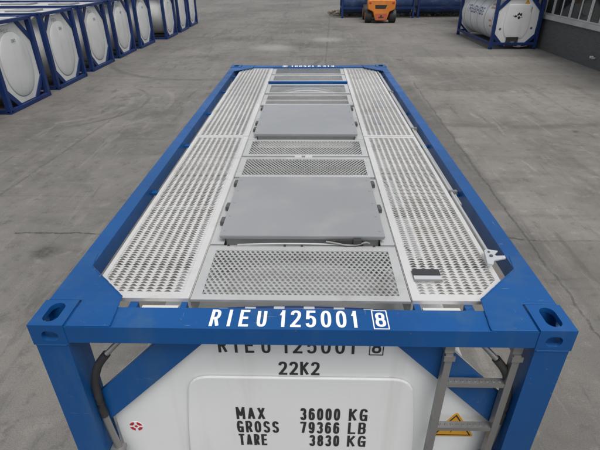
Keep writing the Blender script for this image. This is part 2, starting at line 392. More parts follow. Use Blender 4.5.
def catmull(pts, n=5):
    P = [Vector(p) for p in pts]; out = []
    for i in range(len(P)-1):
        p0, p1, p2, p3 = P[max(i-1, 0)], P[i], P[i+1], P[min(i+2, len(P)-1)]
        for k in range(n):
            t = k/n
            out.append(0.5*((2*p1) + (p2-p0)*t + (2*p0-5*p1+4*p2-p3)*t*t + (3*p1-p0-3*p2+p3)*t**3))
    return out + [P[-1]]
def loop_pts(cx, cy, rx, ry, n=28, e=0.78):
    f = lambda v: math.copysign(abs(v)**e, v)
    return [Vector((cx+rx*f(math.cos(2*math.pi*i/n)), cy+ry*f(math.sin(2*math.pi*i/n)))) for i in range(n+1)]
SIX = [(0, .31), (.02, .62), (.16, .92), (.5, 1), (.82, .95), (.95, .80)]
GLYPH = {   # 's' straight stroke, 'c' smooth curve, 'p' plain polyline, 'o' closed loop
 'R': [('s', (0, 0), (0, 1)), ('c', (0, 1), (.55, 1), (.9, .93), (1, .75), (.9, .56), (.55, .48), (0, .48)), ('s', (.55, .48), (1, 0))],
 'I': [('s', (.5, 0), (.5, 1))], 'E': [('s', (0, 0), (0, 1)), ('s', (0, 1), (1, 1)), ('s', (0, .52), (.85, .52)), ('s', (0, 0), (1, 0))],
 'U': [('c', (0, 1), (0, .6), (0, .3), (.05, .13), (.22, .02), (.5, 0), (.78, .02), (.95, .13), (1, .3), (1, .6), (1, 1))],
 '1': [('s', (.72, 0), (.72, 1)), ('s', (.66, .96), (.12, .76))],
 '2': [('c', (0, .76), (.1, .94), (.5, 1), (.9, .93), (1, .74), (.85, .52), (.42, .25), (0, 0)), ('s', (0, 0), (1, 0))],
 '3': [('c', (.02, .82), (.18, .97), (.5, 1), (.85, .94), (.97, .76), (.85, .58), (.42, .52)), ('c', (.42, .52), (.87, .46), (1, .26), (.86, .05), (.5, 0), (.15, .04), (0, .2))],
 '5': [('s', (.92, 1), (.10, 1)), ('s', (.10, 1), (.05, .5)), ('c', (.05, .5), (.25, .61), (.55, .63), (.9, .53), (1, .31), (.88, .08), (.5, 0), (.15, .04), (0, .19))],
 '6': [('o', .5, .31, .5, .31), ('c',) + tuple(SIX)], '9': [('o', .5, .69, .5, .31), ('c',) + tuple((1-x, 1-y) for x, y in SIX)],
 '7': [('s', (0, 1), (1, 1)), ('s', (1, 1), (.38, 0))], '8': [('o', .5, .76, .44, .24), ('o', .5, .26, .5, .26)], '0': [('o', .5, .5, .5, .5)], 'O': [('o', .5, .5, .5, .5)],
 'K': [('s', (0, 0), (0, 1)), ('s', (1, 1), (.05, .42)), ('s', (.32, .58), (1, 0))], 'L': [('s', (0, 0), (0, 1)), ('s', (0, 0), (1, 0))],
 'M': [('s', (0, 0), (0, 1)), ('s', (1, 0), (1, 1)), ('s', (0.02, 1), (.5, .28)), ('s', (.98, 1), (.5, .28))], 'T': [('s', (.5, 0), (.5, 1)), ('s', (0, 1), (1, 1))],
 'A': [('s', (0, 0), (.5, 1)), ('s', (1, 0), (.5, 1)), ('s', (.2, .28), (.8, .28))], 'X': [('s', (0, 0), (1, 1)), ('s', (0, 1), (1, 0))],
 'G': [('c', (1, .78), (.85, .95), (.5, 1), (.15, .92), (0, .5), (.15, .08), (.5, 0), (.85, .05), (1, .22)), ('s', (1, .0), (1, .44)), ('s', (.58, .44), (1, .44))],
 'S': [('c', (.97, .80), (.85, .95), (.5, 1), (.15, .95), (.02, .77), (.12, .60), (.5, .51), (.88, .41), (1, .23), (.85, .05), (.5, 0), (.15, .04), (0, .2))],
 'B': [('s', (0, 0), (0, 1)), ('c', (0, 1), (.6, 1), (.88, .94), (.95, .77), (.88, .59), (.6, .52), (0, .52)), ('c', (.6, .52), (.92, .46), (1, .27), (.92, .06), (.6, 0), (0, 0))]}
CW = {'I': 0.0, '1': 0.62, 'M': 1.18, ' ': 0.45}
def glyph_mesh(bm, ch, x, y, w, h, t, z):
    for si, st in enumerate(GLYPH[ch]):
        if st[0] == 'o': pts = loop_pts(*st[1:])
        elif st[0] == 'c': pts = catmull(st[1:])
        else: pts = [Vector(p) for p in st[1:]]
        pts = [Vector((x+t/2+p.x*(w-t), y+t/2+p.y*(h-t))) for p in pts]
        if st[0] == 's':
            d = (pts[1]-pts[0]).normalized()*t*(0.5 if abs((pts[1]-pts[0]).normalized().x*(pts[1]-pts[0]).normalized().y) < .02 else 0.25); pts = [pts[0]-d, pts[1]+d]
        L_, R_ = [], []
        for i, p in enumerate(pts):
            if st[0] == 'o': a, b = pts[(i-1) % (len(pts)-1)], pts[(i+1) % (len(pts)-1)]
            else: a, b = pts[max(i-1, 0)], pts[min(i+1, len(pts)-1)]
            d = (b-a).normalized(); n = Vector((-d.y, d.x))*t/2
            L_.append(p+n); R_.append(p-n)
        zz = z - 0.00012*si
        vl = [bm.verts.new((p.x, p.y, zz)) for p in L_]; vr = [bm.verts.new((p.x, p.y, zz)) for p in R_]
        for i in range(len(pts)-1): bm.faces.new((vr[i], vr[i+1], vl[i+1], vl[i]))
def text_mesh(body, x, y, w, h, M4, mat, t=0.0145, gap=0.42, depth=0.0012):
    """stroke lettering, evenly spaced over a w by h box whose lower left corner is x,y on the plane of M4"""
    rel = [CW.get(c, 1.0) for c in body]
    fixed = t*sum(1 for c in body if c == 'I')
    unit = (w-fixed)/max(sum(rel) + gap*(len(body)-1), 1e-6)
    bm = bmesh.new(); cx = x
    for c, r in zip(body, rel):
        cw = t if c == 'I' else r*unit
        if c != ' ': glyph_mesh(bm, c, cx, y, cw, h, t, depth)
        cx += cw + gap*unit
    bm.transform(M4)
    me = bpy.data.meshes.new('lettering'); bm.to_mesh(me); bm.free(); me.materials.append(mat)
    return me
def join_meshes(name, meshes):
    bm = bmesh.new()
    for me in meshes: bm.from_mesh(me)
    out = bpy.data.meshes.new(name); bm.to_mesh(out); bm.free(); out.materials.append(meshes[0].materials[0])
    return out
TOP = lambda z: Matrix.Translation((0, 0, z))                                   # reads from -y, lies flat
TOPFAR = lambda z, L: Matrix.Translation((0, L, z)) @ Matrix.Rotation(math.pi, 4, 'Z')
ENDP = lambda y: Matrix.Translation((0, y, 0)) @ Matrix.Rotation(math.pi/2, 4, 'X')    # upright, faces -y
def frame_box(x0, x1, y0, y1, t, M4, mat, d=0.0012):
    mb = MB()
    mb.box(x0, x1, y0, y0+t, 0.0002, d); mb.box(x0, x1, y1-t, y1, 0.0002, d)
    mb.box(x0, x0+t, y0+t, y1-t, 0.0002, d); mb.box(x1-t, x1, y0+t, y1-t, 0.0002, d)
    mb.bm.transform(M4); return mb.mesh('lettering', mat)

def expanded(x0, x1, y0, y1, px, py, hm, stagger, lip, z, thick, sub=10, clip=None, wave=0.0, wide=0.38):
    """expanded metal: wavy strands between lens-shaped openings, with raised lips"""
    bm = bmesh.new()
    nr = max(1, round((y1-y0)/py)); py = (y1-y0)/nr
    nx = int((x1-x0)/px*sub)
    amp = [random.uniform(0.8, 1.12) for _ in range(nr)]
    def ph(k, x): return math.cos(2*math.pi*((x-x0)/px - 0.5 + (0.5 if (stagger and k % 2) else 0.0)))
    def h(k, x):
        if k < 0 or k >= nr: return 0.0
        return amp[k]*hm*max(0.0, ph(k, x)*(1-wide)+wide)
    for k in range(nr+1):
        yb = y0 + (k-0.5)*py; yt = y0 + (k+0.5)*py
        prev = None
        for i in range(nx+1):
            x = x0 + (x1-x0)*i/nx
            hb, ht = h(k-1, x), h(k, x)
            w = wave*ph(k, x) if 0 < k < nr else 0.0
            a = yb + hb + w if k > 0 else y0
            b = yt - ht + w if k < nr else y1
            za = z + lip*hb/hm; zb = z - lip*0.6*ht/hm
            cur = (bm.verts.new((x, a, za)), bm.verts.new((x, a*.7+b*.3, za*.8+zb*.2 + lip*0.08)), bm.verts.new((x, b, zb)))
            if prev:
                bm.faces.new((prev[0], cur[0], cur[1], prev[1])); bm.faces.new((prev[1], cur[1], cur[2], prev[2]))
            prev = cur
    if clip:
        for co, no in clip:
            bmesh.ops.bisect_plane(bm, geom=list(bm.verts)+list(bm.edges)+list(bm.faces), plane_co=co, plane_no=no, clear_outer=True)
    if thick:
        bmesh.ops.recalc_face_normals(bm, faces=bm.faces)
        bmesh.ops.solidify(bm, geom=list(bm.faces), thickness=thick)
    me = bpy.data.meshes.new('tread'); bm.to_mesh(me); bm.free()
    return me
def border(outer, inner, z, t, drop, mat, name, parent):
    """flat rim between two loops with a turned-down outer flange"""
    bm = bmesh.new(); n = len(outer)
    mk = lambda L, zz: [bm.verts.new((p[0], p[1], zz)) for p in L]
    o1, i1, i0, o0 = mk(outer, z), mk(inner, z), mk(inner, z-t), mk(outer, z-drop)
    fs = []
    for j in range(n):
        q = (j+1) % n
        fs += [bm.faces.new((o1[j], o1[q], i1[q], i1[j])), bm.faces.new((i1[j], i1[q], i0[q], i0[j])), bm.faces.new((o1[q], o1[j], o0[j], o0[q]))]
    cx = sum(p[0] for p in outer)/n; cy = sum(p[1] for p in outer)/n
    o2 = [bm.verts.new((p[0]+(cx-p[0])*0.006/max(abs(p[0]-cx), .05), p[1]+(cy-p[1])*0.006/max(abs(p[1]-cy), .05), z-drop)) for p in outer]
    o3 = [bm.verts.new((v.co.x, v.co.y, z-t)) for v in o2]
    for j in range(n):
        q = (j+1) % n
        fs += [bm.faces.new((o0[j], o0[q], o2[q], o2[j])), bm.faces.new((o2[j], o2[q], o3[q], o3[j])), bm.faces.new((o3[j], o3[q], i0[q], i0[j]))]
    bmesh.ops.recalc_face_normals(bm, faces=fs)
    me = bpy.data.meshes.new(name); bm.to_mesh(me); bm.free(); me.materials.append(mat)
    return link(name, me, parent)
def mirrored(me, sx=1, sy=1, sz=1, off=(0, 0, 0)):
    bm = bmesh.new(); bm.from_mesh(me)
    bm.transform(Matrix.Translation(off) @ Matrix.Diagonal((sx, sy, sz, 1)))
    if sx*sy*sz < 0: bmesh.ops.reverse_faces(bm, faces=bm.faces)
    out = bpy.data.meshes.new(me.name); bm.to_mesh(out); bm.free()
    for mt in me.materials: out.materials.append(mt)
    return out

# ------------------------------------------------------------------ ground
gb = bmesh.new()
bmesh.ops.create_grid(gb, x_segments=2, y_segments=2, size=600)
gm = bpy.data.meshes.new('ground'); gb.to_mesh(gm); gb.free(); gm.materials.append(M['ground'])
tag(link('ground', gm), kind='structure')

# ------------------------------------------------------------------ shared container geometry
L, HW, HT = 6.058, 1.219, 2.591
def casting_mesh(mat):
    mb = MB(); mb.box(-HW, -HW+0.162, 0, 0.178, HT-0.118, HT)
    me = mb.mesh('corner_casting', mat, bevel=0.012, seg=3)
    o = link('tmp', me); cut = []
    cx, cy, cz = -HW+0.081, 0.089, HT-0.062
    for m in (MB().box(-HW+0.022, -HW+0.140, 0.022, 0.156, HT-0.094, HT-0.026),
              MB().prism(stadium(cx, cy+0.002, 0.072, 0.130), HT-0.05, HT+0.02, 'z'),
              MB().prism(stadium(cx+0.008, cz-0.002, 0.076, 0.058), -0.02, 0.05, 'y'),
              MB().prism(stadium(cy, cz, 0.079, 0.052), -HW-0.02, -HW+0.05, 'x')):
        bmesh.ops.recalc_face_normals(m.bm, faces=m.bm.faces)
        c = m.build('tmp_cut', mat); cut.append(c)
        md = o.modifiers.new('b', 'BOOLEAN'); md.operation = 'DIFFERENCE'; md.object = c; md.solver = 'EXACT'
    bpy.context.view_layer.update()
    out = bpy.data.meshes.new_from_object(o.evaluated_get(bpy.context.evaluated_depsgraph_get()))
    for c in cut + [o]: bpy.data.objects.remove(c)
    out.name = 'corner_casting'; out.materials.clear(); out.materials.append(mat)
    return out
def castings(root, me):
    for fx in (1, -1):
        for fy in (0, 1):
            for fz in (0, 1):
                link('corner_casting', mirrored(me, fx, -1 if fy else 1, -1 if fz else 1, (0, L if fy else 0, HT if fz else 0)), root)
OCT = lambda x, zt, zb, cx, cz: [(-x, zb+cz), (-x+cx, zb), (x-cx, zb), (x, zb+cz), (x, zt-cz), (x-cx, zt), (-x+cx, zt), (-x, zt-cz)]
# end cladding outlines
END_OUT = [(-1.03, 0.66), (-0.50, 0.135), (0.50, 0.135), (1.03, 0.66), (1.03, 2.05), (0.66, 2.44), (-0.66, 2.44), (-1.03, 2.05)]
DISH = rounded([(-0.66, 0.95), (-0.45, 0.50), (0.45, 0.50), (0.66, 0.95), (0.645, 1.60), (0.575, 2.155), (-0.575, 2.155), (-0.645, 1.60)],
               [.2, .2, .2, .2, .3, .11, .11, .3], 6)
OVAL = [tuple(v) for v in loop_pts(0, 1.26, 0.80, 0.98, 56, 0.92)[:-1]]
def bar45(x_sign, top, y0, y1, lo=2.871, hi=3.10, fold=0.0):
    """corner brace outline between two parallel 45 degree lines, in x,z (top) or mirrored down"""
    zt, xi = (2.49, 1.06)
    pts = [(-xi, lo-xi), (zt-lo, zt), (zt-hi, zt), (-xi, hi-xi)]
    if not top: pts = [(x, HT-z) for x, z in pts]
    pts = [(x*x_sign*1.0, z) for x, z in pts]
    return MB().prism(pts, y0, y1, 'y')
def frame_parts(root, mat, bottom_rail=True, rail_z=(0.012, 0.13), brace_y=(0.085, 0.115)):
    for sx in (-1, 1):
        for ya, yb in ((0.004, 0.158), (L-0.158, L-0.004)):
            x0, x1 = sorted((sx*1.213, sx*1.062))
            MB().box(x0, x1, ya, yb, 0.118, HT-0.118).build('corner_post', mat, root, 0.010)
        x0, x1 = sorted((sx*1.213, sx*1.123))
        MB().box(x0, x1, 0.178, L-0.178, 2.482, 2.583).build('top_side_rail', mat, root, 0.008)
        MB().box(x0, x1, 0.178 if rail_z[0] < .1 else .158, L-(0.178 if rail_z[0] < .1 else .158), *rail_z).build('bottom_side_rail', mat, root, 0.008)
    rails = []
    for ya, yb in ((0.003, 0.142), (L-0.142, L-0.003)):
        rails.append(MB().box(-1.057, 1.057, ya, yb, 2.486, 2.580).build('top_end_rail', mat, root, 0.008))
        MB().box(-1.057, 1.057, ya, yb, rail_z[0], rail_z[1]-0.01).build('bottom_end_rail', mat, root, 0.008)
    for sx in (-1, 1):
        for tp in (True, False):
            bar45(sx, tp, *brace_y).build('corner_brace', mat, root, 0.004)
            bar45(sx, tp, L-brace_y[1], L-brace_y[0]).build('corner_brace', mat, root, 0.004)
    g = [(-1.050, 0.006), (-0.848, 0.006), (-0.868, 0.216), (-1.118, 0.465), (-1.140, 0.60), (-1.211, 0.60), (-1.211, 0.186), (-1.050, 0.186)]
    for sx in (1, -1):
        for fy in (0, 1):
            pts = [(x*sx, L-y if fy else y) for x, y in g]
            MB().prism(pts, 2.578, 2.5865).build('gusset_plate', mat, root, 0.003)
    return rails
def tank(root, mat, r=1.125, zc=1.335, y0=0.155, y1=L-0.155, straps=None):
    prof = [(r-0.03, y0), (r, y0+0.03), (r, y1-0.03), (r-0.03, y1)]
    t = MB().lathe(prof, (0, zc), 'y', 72).build('tank_shell', mat, root, smooth=True)
    return t

# ------------------------------------------------------------------ the container in the foreground
main = thing('tank_container', 'large blue framed tank container in the foreground with silver walkways and two grey lids', 'tank container')
cast_blue = casting_mesh(M['blue'])
castings(main, cast_blue)
rails = frame_parts(main, M['blue'])
shell = tank(main, M['white'])
# bands round the cladding
for yb in (1.3, 2.45, 3.6, 4.75):
    MB().lathe([(1.1265, yb), (1.1265, yb+0.035)], (0, 1.335), 'y', 72).build('cladding_band', M['steel'], shell, smooth=True)
# end cladding
for fy in (0, 1):
    ep = MB().prism(END_OUT, 0.125, 0.150, 'y')
    if fy: ep.bm.transform(Matrix.Translation((0, L, 0)) @ Matrix.Rotation(math.pi, 4, 'Z'))
    e = ep.build('end_panel', M['white'], main, 0.006)
    d = MB().prism(DISH, 0.106, 0.124, 'y')
    if fy: d.bm.transform(Matrix.Translation((0, L, 0)) @ Matrix.Rotation(math.pi, 4, 'Z'))
    dd = d.build('dish_cover', M['white'], e, 0.013, seg=4)
    if not fy: end_panel, dish = e, dd
# lettering on the front top rail and on the end
zt = 2.5804
def id_code(M4, mat, x0=-0.405, y=0.018, h=0.112, t=0.0150, k=1.0):
    return [text_mesh('RIEU', x0, y, 0.257*k, h, M4, mat, t, 0.85), text_mesh('125001', x0+0.315*k, y, 0.356*k, h, M4, mat, t, 0.46),
            text_mesh('8', x0+0.751*k, y+h*0.07, 0.046, h*0.84, M4, mat, t*.95), frame_box(x0+0.738*k, x0+0.738*k+0.071, y-h*0.07, y+h*1.06, 0.005, M4, mat)]
for p_ in id_code(TOP(zt), M['textwhite']): link('lettering', p_, rails[0])
for p_ in id_code(TOPFAR(zt, L), M['textwhite']): link('lettering', p_, rails[1])
for p_ in id_code(ENDP(0.1246), M['textblack'], -0.403, 2.312, 0.098, 0.014, 1.008): link('lettering', p_, end_panel)
link('lettering', text_mesh('22K2', -0.108, 2.160, 0.208, 0.094, ENDP(0.1246), M['textblack'], 0.0145, 0.26), end_panel)
M4 = ENDP(0.1056)
rows = []
for wd, x, w, num, nx, nw, unit, ux, uw, z in (('MAX', -.346, .156, '36000', 0.0, .215, 'KG', .262, .100, 1.836),
                                              ('GROSS', -.350, .232, '79366', 0.0, .215, 'LB', .262, .098, 1.724),
                                              ('TARE', -.346, .158, '3830', 0.050, .168, 'KG', .262, .104, 1.612)):
    for wrd, xx, ww in ((wd, x, w), (num, nx, nw), (unit, ux, uw)):
        rows.append(text_mesh(wrd, xx, z-.003, ww, .098, M4, M['textblack'], 0.0145, 0.34))
for r_ in rows: link('lettering', r_, dish)

# warning triangle behind the ladder
def triangle(cx, zb, w, h, y, parent, label):
    base = MB().prism(rounded([(cx-w/2, zb), (cx+w/2, zb), (cx, zb+h)], 0.022, 4), y-0.0016, y, 'y').build('warning_sticker', M['yellow'], parent)
    tag(base, label)
    blk = MB()
    inn = 0.014
    A, B, C = (cx-w/2+inn*1.3, zb+inn*.7), (cx+w/2-inn*1.3, zb+inn*.7), (cx, zb+h-inn*1.6)
    for p, q in ((A, B), (B, C), (C, A)):
        p, q = Vector(p), Vector(q); t = (q-p).normalized(); nrm = Vector((-t.y, t.x))*0.007
        blk.prism([tuple(p-nrm*0), tuple(q-nrm*0), tuple(q+nrm-t*.01), tuple(p+nrm+t*.01)], y-0.0026, y-0.0018, 'y')
    s = h/0.2
    bolt = [(0.012, .128), (-0.018, .078), (-.001, .078), (-.014, .028), (.020, .092), (.003, .092)]
    blk.prism([(cx+px*s, zb+pz*s) for px, pz in bolt], y-0.0026, y-0.0018, 'y')
    blk.build('warning_symbol', M['textblack'], base)
triangle(0.843, 1.690, 0.245, 0.205, 0.125, end_panel, 'yellow triangular warning sticker behind the ladder')
# round red and white sticker
st = MB().prism(stadium(-0.925, 1.732, 0.078, 0.078, 10), 0.1236, 0.125, 'y').build('round_sticker', M['textwhite'], end_panel)
rd = MB()
for kq in range(4):
    a = R(90*kq+45); pts = []
    for j in range(7): pts.append((-0.925 + 0.037*math.cos(a+R(-32+64*j/6)), 1.732+0.037*math.sin(a+R(-32+64*j/6))))
    for j in range(3): pts.append((-0.925 + 0.019*math.cos(a+R(26-26*j)), 1.732+0.019*math.sin(a+R(26-26*j))))
    rd.prism(pts, 0.1226, 0.1235, 'y')
rd.prism(stadium(-0.925, 1.732, 0.018, 0.018, 6), 0.1226, 0.1235, 'y')
rd.build('sticker_print', M['red'], st)

# weld beads round the near corners
for sx in (-1, 1):
    for pts in ([(-0.848, 0.010, 2.5850), (-0.868, 0.216, 2.5850)], [(-0.870, 0.219, 2.5850), (-1.118, 0.467, 2.5850)]):
        P = [Vector((x*sx, y, z)) for x, y, z in pts]; n = 26
        Q = [P[0].lerp(P[1], i/n) + Vector((random.uniform(-.0012, .0012), random.uniform(-.0012, .0012), 0)) for i in range(n+1)]
        MB().tube(Q, 0.0042, 6).build('weld_bead', M['blue'], main, smooth=True)
    Q = [Vector((sx*1.0585, 0.012+i*.125/20, 2.5805+random.uniform(-.0008, .0008))) for i in range(21)]
    MB().tube(Q, 0.0040, 6).build('weld_bead', M['blue'], main, smooth=True)
    Q = [Vector((sx*(1.066+i*.140/20), 0.0025, 2.4725+random.uniform(-.0008, .0008))) for i in range(21)]
    MB().tube(Q, 0.0045, 6).build('weld_bead', M['blue'], main, smooth=True)

# ladder on the end
lx0, lx1, ly = 0.700, 1.012, 0.055
for x in (lx0, lx1):
    lad = MB().box(x-0.017, x+0.017, ly-0.022, ly+0.018, 0.16, 2.405)
    r_ = lad.build('ladder_rail', M['steel'], main, 0.006)
    MB().box(x-0.022, x+0.022, ly-0.012, ly+0.030, 2.406, 2.487).box(x-0.026, x+0.026, ly-0.030, ly-0.0225, 2.372, 2.40).build('ladder_bracket', M['steel'], r_, 0.003)
z = 2.212
while z > 0.3:
    rg = MB(); rg.box(lx0+0.0172, lx1-0.0172, ly-0.020, ly+0.020, z-0.024, z)
    ro = rg.build('ladder_rung', M['steel'], main, 0.004)
    tr = MB()
    for i in range(9):
        x = lx0+0.035 + i*(lx1-lx0-0.07)/8
        tr.lathe([(0.009, z+0.0003), (0.007, z+0.004), (0.004, z+0.004), (0.004, z+0.001)], (x, ly), 'z', 10)
    tr.build('rung_tread', M['steel'], ro)
    z -= 0.329

# drain pipes with black sleeves beside the posts
def drain(sx):
    P = [(-0.80, 0.20, 2.47), (-0.86, 0.105, 2.42), (-0.935, 0.066, 2.352), (-0.995, 0.062, 2.270), (-1.030, 0.060, 2.164), (-1.040, 0.060, 2.05), (-1.040, 0.062, 1.905)]
    up = MB().tube([(x*sx, y, zz) for x, y, zz in P[:3]], 0.014, 12).build('drain_pipe', M['steel'], main, smooth=True)
    MB().tube([(x*sx, y, zz) for x, y, zz in P[2:]], 0.021, 12).build('rubber_sleeve', M['black'], main, smooth=True)
    Q = [(-1.040, 0.062, 1.93), (-1.035, 0.062, 1.80), (-1.015, 0.062, 1.60), (-0.99, 0.062, 1.40), (-0.99, 0.062, 0.25)]
    MB().tube([(x*sx, y, zz) for x, y, zz in Q], 0.018, 12).build('drain_pipe', M['steel'], main, smooth=True)
    MB().box(*sorted((sx*-1.060, sx*-0.985)), 0.040, 0.084, 1.615, 1.64).build('pipe_clip', M['steel'], main, 0.003)
drain(1); drain(-1)

# walkways: two each side
ZW = 2.560
def walkway(sx, y0, y1, near):
    xi, xo, c = 0.549, (1.050 if sx < 0 else 1.032), 0.150
    if near: outer = [(xi, y0), (xo-c, y0), (xo, y0+c+.01), (xo, y1), (xi, y1)]
    else: outer = [(xi, y0), (xo, y0), (xo, y1-c), (xo-c, y1), (xi, y1)]
    b, bx, bo = 0.052, 0.040, 0.026
    if near: inner = [(xi+bx, y0+b), (xo-c+.010, y0+b), (xo-bo, y0+c+.024), (xo-bo, y1-.03), (xi+bx, y1-.03)]
    else: inner = [(xi+bx, y0+.03), (xo-bo, y0+.03), (xo-bo, y1-c-.014), (xo-c+.004, y1-b), (xi+bx, y1-b)]
    fl = lambda Lp: [(x*sx, y) for x, y in Lp]
    w = border(fl(outer), fl(inner), ZW, 0.003, 0.020, M['alu'], 'walkway', main)
    # clip along the chamfer
    p, q = (inner[1], inner[2]) if near else (inner[2], inner[3])
    d = Vector((q[0]-p[0], q[1]-p[1], 0)); no = Vector((d.y, -d.x, 0))
    if no.x < 0: no = -no
    x0, x1 = sorted((sx*(xi+bx-.002), sx*(xo-bo+.002)))
    me = expanded(x0, x1, y0+(b if near else .03)-.002, y1-(.03 if near else b)+.002, 0.0475, 0.0232, 0.0031, False, 0.0078, ZW-0.005, 0.0015, 10,
                  [(Vector((p[0]*sx, p[1], 0)), Vector((no.x*sx, no.y, 0)))], wave=0.0030, wide=0.54)
    me.materials.append(M['alu']); link('tread_grating', me, w)
    # stiffeners below
    yy = y0+0.35
    while yy < y1-0.2:
        MB().box(*sorted((sx*(xi+.01), sx*(xo-.01))), yy, yy+0.035, ZW-0.075, ZW-0.0145).build('stiffener', M['tray'], w); yy += 0.62
    return w
for sx in (-1, 1):
    walkway(sx, 0.236, 2.666, True); walkway(sx, 2.678, 5.955, False)

# centre gratings
def grating(y0, y1, z=2.556, xw=0.540, holes=None, py=0.0235):
    bx = 0.048; by = 0.040 if y1-y0 < 0.46 else 0.042
    g = border([(-xw, y0), (xw, y0), (xw, y1), (-xw, y1)], [(-xw+bx, y0+by), (xw-bx, y0+by), (xw-bx, y1-by), (-xw+bx, y1-by)], z, 0.003, 0.014, M['alugrey'], 'grating_panel', main)
    me = expanded(-xw+bx-.002, xw-bx+.002, y0+by-.002, y1-by+.002, 0.0285, py, 0.0038, True, 0.0075, z-0.005, 0.0016, 8)
    me.materials.append(M['alugrey']); link('tread_grating', me, g)
grating(0.234, 0.722)
grating(1.722, 2.132); grating(2.165, 2.580)
grating(3.80, 4.280); grating(4.350, 4.850); grating(5.04, 5.44); grating(5.50, 5.948)
MB().box(-0.548, 0.548, 4.930, 4.990, 2.500, 2.570).build('cross_beam', M['blue'], main, 0.006)

# spill tray and coamings below the centre line
tb = MB(); tb.box(-0.545, 0.545, 0.70, 4.75, 2.415, 2.468)
tb.build('spill_tray', M['tray'], main, 0.004)
for x in (-0.5465, 0.5465):
    MB().box(x-0.0015, x+0.0015, 0.25, 5.93, 2.40, 2.552).build('tray_wall', M['tray'], main)
for yy in (0.735, 1.70, 2.148, 3.74):
    MB().box(-0.543, 0.543, yy, yy+0.006, 2.44, 2.550).build('tray_wall', M['alugrey'], main)

# lids
def lid(y0, y1, xa=-0.487, xb=0.487, ztop=2.598):
    lm = MB().box(xa, xb, y0, y1, ztop-0.010, ztop)
    lo = lm.build('hatch_lid', M['lid'], main, 0.004)
    lip = MB()
    lip.box(xa+.003, xb-.003, y0+.002, y0+.006, ztop-0.022, ztop-0.0105).box(xa+.003, xb-.003, y1-.006, y1-.002, ztop-0.022, ztop-0.0105)
    lip.box(xa+.003, xa+.007, y0+.007, y1-.007, ztop-0.022, ztop-0.0105).box(xb-.007, xb-.003, y0+.007, y1-.007, ztop-0.022, ztop-0.0105)
    lip.build('lid_rim', M['lid'], lo)
    cm = MB()
    t = 0.012
    cm.box(xa+.03, xb-.03, y0+.035, y0+.035+t, 2.468, ztop-0.016).box(xa+.03, xb-.03, y1-.047, y1-.035, 2.468, ztop-0.016)
    cm.box(xa+.03, xa+.03+t, y0+.048, y1-.048, 2.468, ztop-0.016).box(xb-.03-t, xb-.03, y0+.048, y1-.048, 2.468, ztop-0.016)
    cm.build('hatch_coaming', M['alugrey'], main)
    for sx in (-1, 1):
        MB().box(*sorted((sx*.462, sx*.543)), y0-.02, y1+.06, 2.544, 2.551).build('side_ledge', M['alugrey'], main, 0.002)
        for q in range(5):
            yy = y0+.06+q*(y1-y0-.12)/4
            MB().lathe([(.008, ztop+.0003), (.007, ztop+.0028), (.003, ztop+.0038)], (sx*.462, yy), 'z', 12).build('rivet', M['lid'], lo)
    for sx, ys in ((-1, (y0+.22, y0+.42, y1-.06)), (1, (y0+.40, y1-.07))):
        for yy in ys:
            xx = xa if sx < 0 else xb
            h = MB(); h.box(*sorted((xx+sx*.002, xx+sx*0.034)), yy-.024, yy+.024, 2.5525, ztop-0.022).box(*sorted((xx+sx*.006, xx+sx*0.028)), yy-.032, yy+.032, ztop-0.0215, ztop-0.012)
            h.build('lid_hinge', M['hinge'], main, 0.003)
    return lo
lid(0.772, 1.628); lid(2.620, 3.650)
# latch and curved hose in the gap before the near lid
MB().box(0.17, 0.36, 0.752, 0.762, 2.545, 2.580).box(0.30, 0.345, 0.735, 0.762, 2.565, 2.592).build('lid_latch', M['dark'], main, 0.003)
MB().tube([(0.14, 0.750, 2.575), (0.20, 0.742, 2.568), (0.26, 0.738, 2.557), (0.32, 0.738, 2.560), (0.37, 0.742, 2.574), (0.395, 0.745, 2.566)], 0.006, 8).build('latch_handle', M['steel'], main, smooth=True)
arc = [(x, 0.747, 2.548+0.012*(1-(x+0.03)**2/0.16)) for x in [(-0.38+0.05*i) for i in range(15)]]
MB().tube(arc, 0.005, 8).build('sealing_cord', M['alugrey'], main, smooth=True)
for x in (-0.10, 0.0, 0.42, -0.43):
    MB().lathe([(0.007, 2.553), (0.007, 2.562)], (x, 0.728), 'z', 8).build('bolt_head', M['dark'], main)
# small clips on the seam between the gratings
for x in (-0.06, 0.03):
    MB().box(x-.03, x+.03, 2.132, 2.165, 2.552, 2.562).build('seam_clip', M['alu'], main, 0.002)

# gap between front rail and walkways: dark hoop with pale tabs
hoop = [(x, 0.204, 2.482+0.040*(1-(x/0.62)**2)) for x in [(-0.60+0.06*i) for i in range(21)]]
hp = MB().tube(hoop, 0.019, 10).build('end_hoop', M['navy'], main, smooth=True)
for x in (-0.24, -0.10, 0.045, 0.19, 0.33, -0.37):
    zz = 2.482+0.040*(1-(x/0.62)**2)
    MB().box(x-.026, x+.026, 0.182, 0.206, zz+0.0135, zz+0.0195).build('pale_tab', M['lever'], hp)
for sx in (-1, 1):
    MB().box(*sorted((sx*.555, sx*.585)), 0.143, 0.236, 2.49, 2.538).build('walkway_bracket', M['blue'], main, 0.003)
    MB().box(*sorted((sx*.80, sx*.84)), 0.143, 0.236, 2.49, 2.536).build('walkway_bracket', M['blue'], main, 0.003)
    MB().box(*sorted((sx*.60, sx*.78)), 0.150, 0.228, 2.505, 2.522).build('cladding_edge', M['rowwhite'], main, 0.003)
# brackets between side rails and walkways
for sx in (-1, 1):
    for yy in (1.50, 2.50, 3.55, 4.55, 5.45):
        MB().box(*sorted((sx*1.048, sx*1.124)), yy-.022, yy+.022, 2.512, 2.530).build('walkway_bracket', M['blue'], main, 0.003)

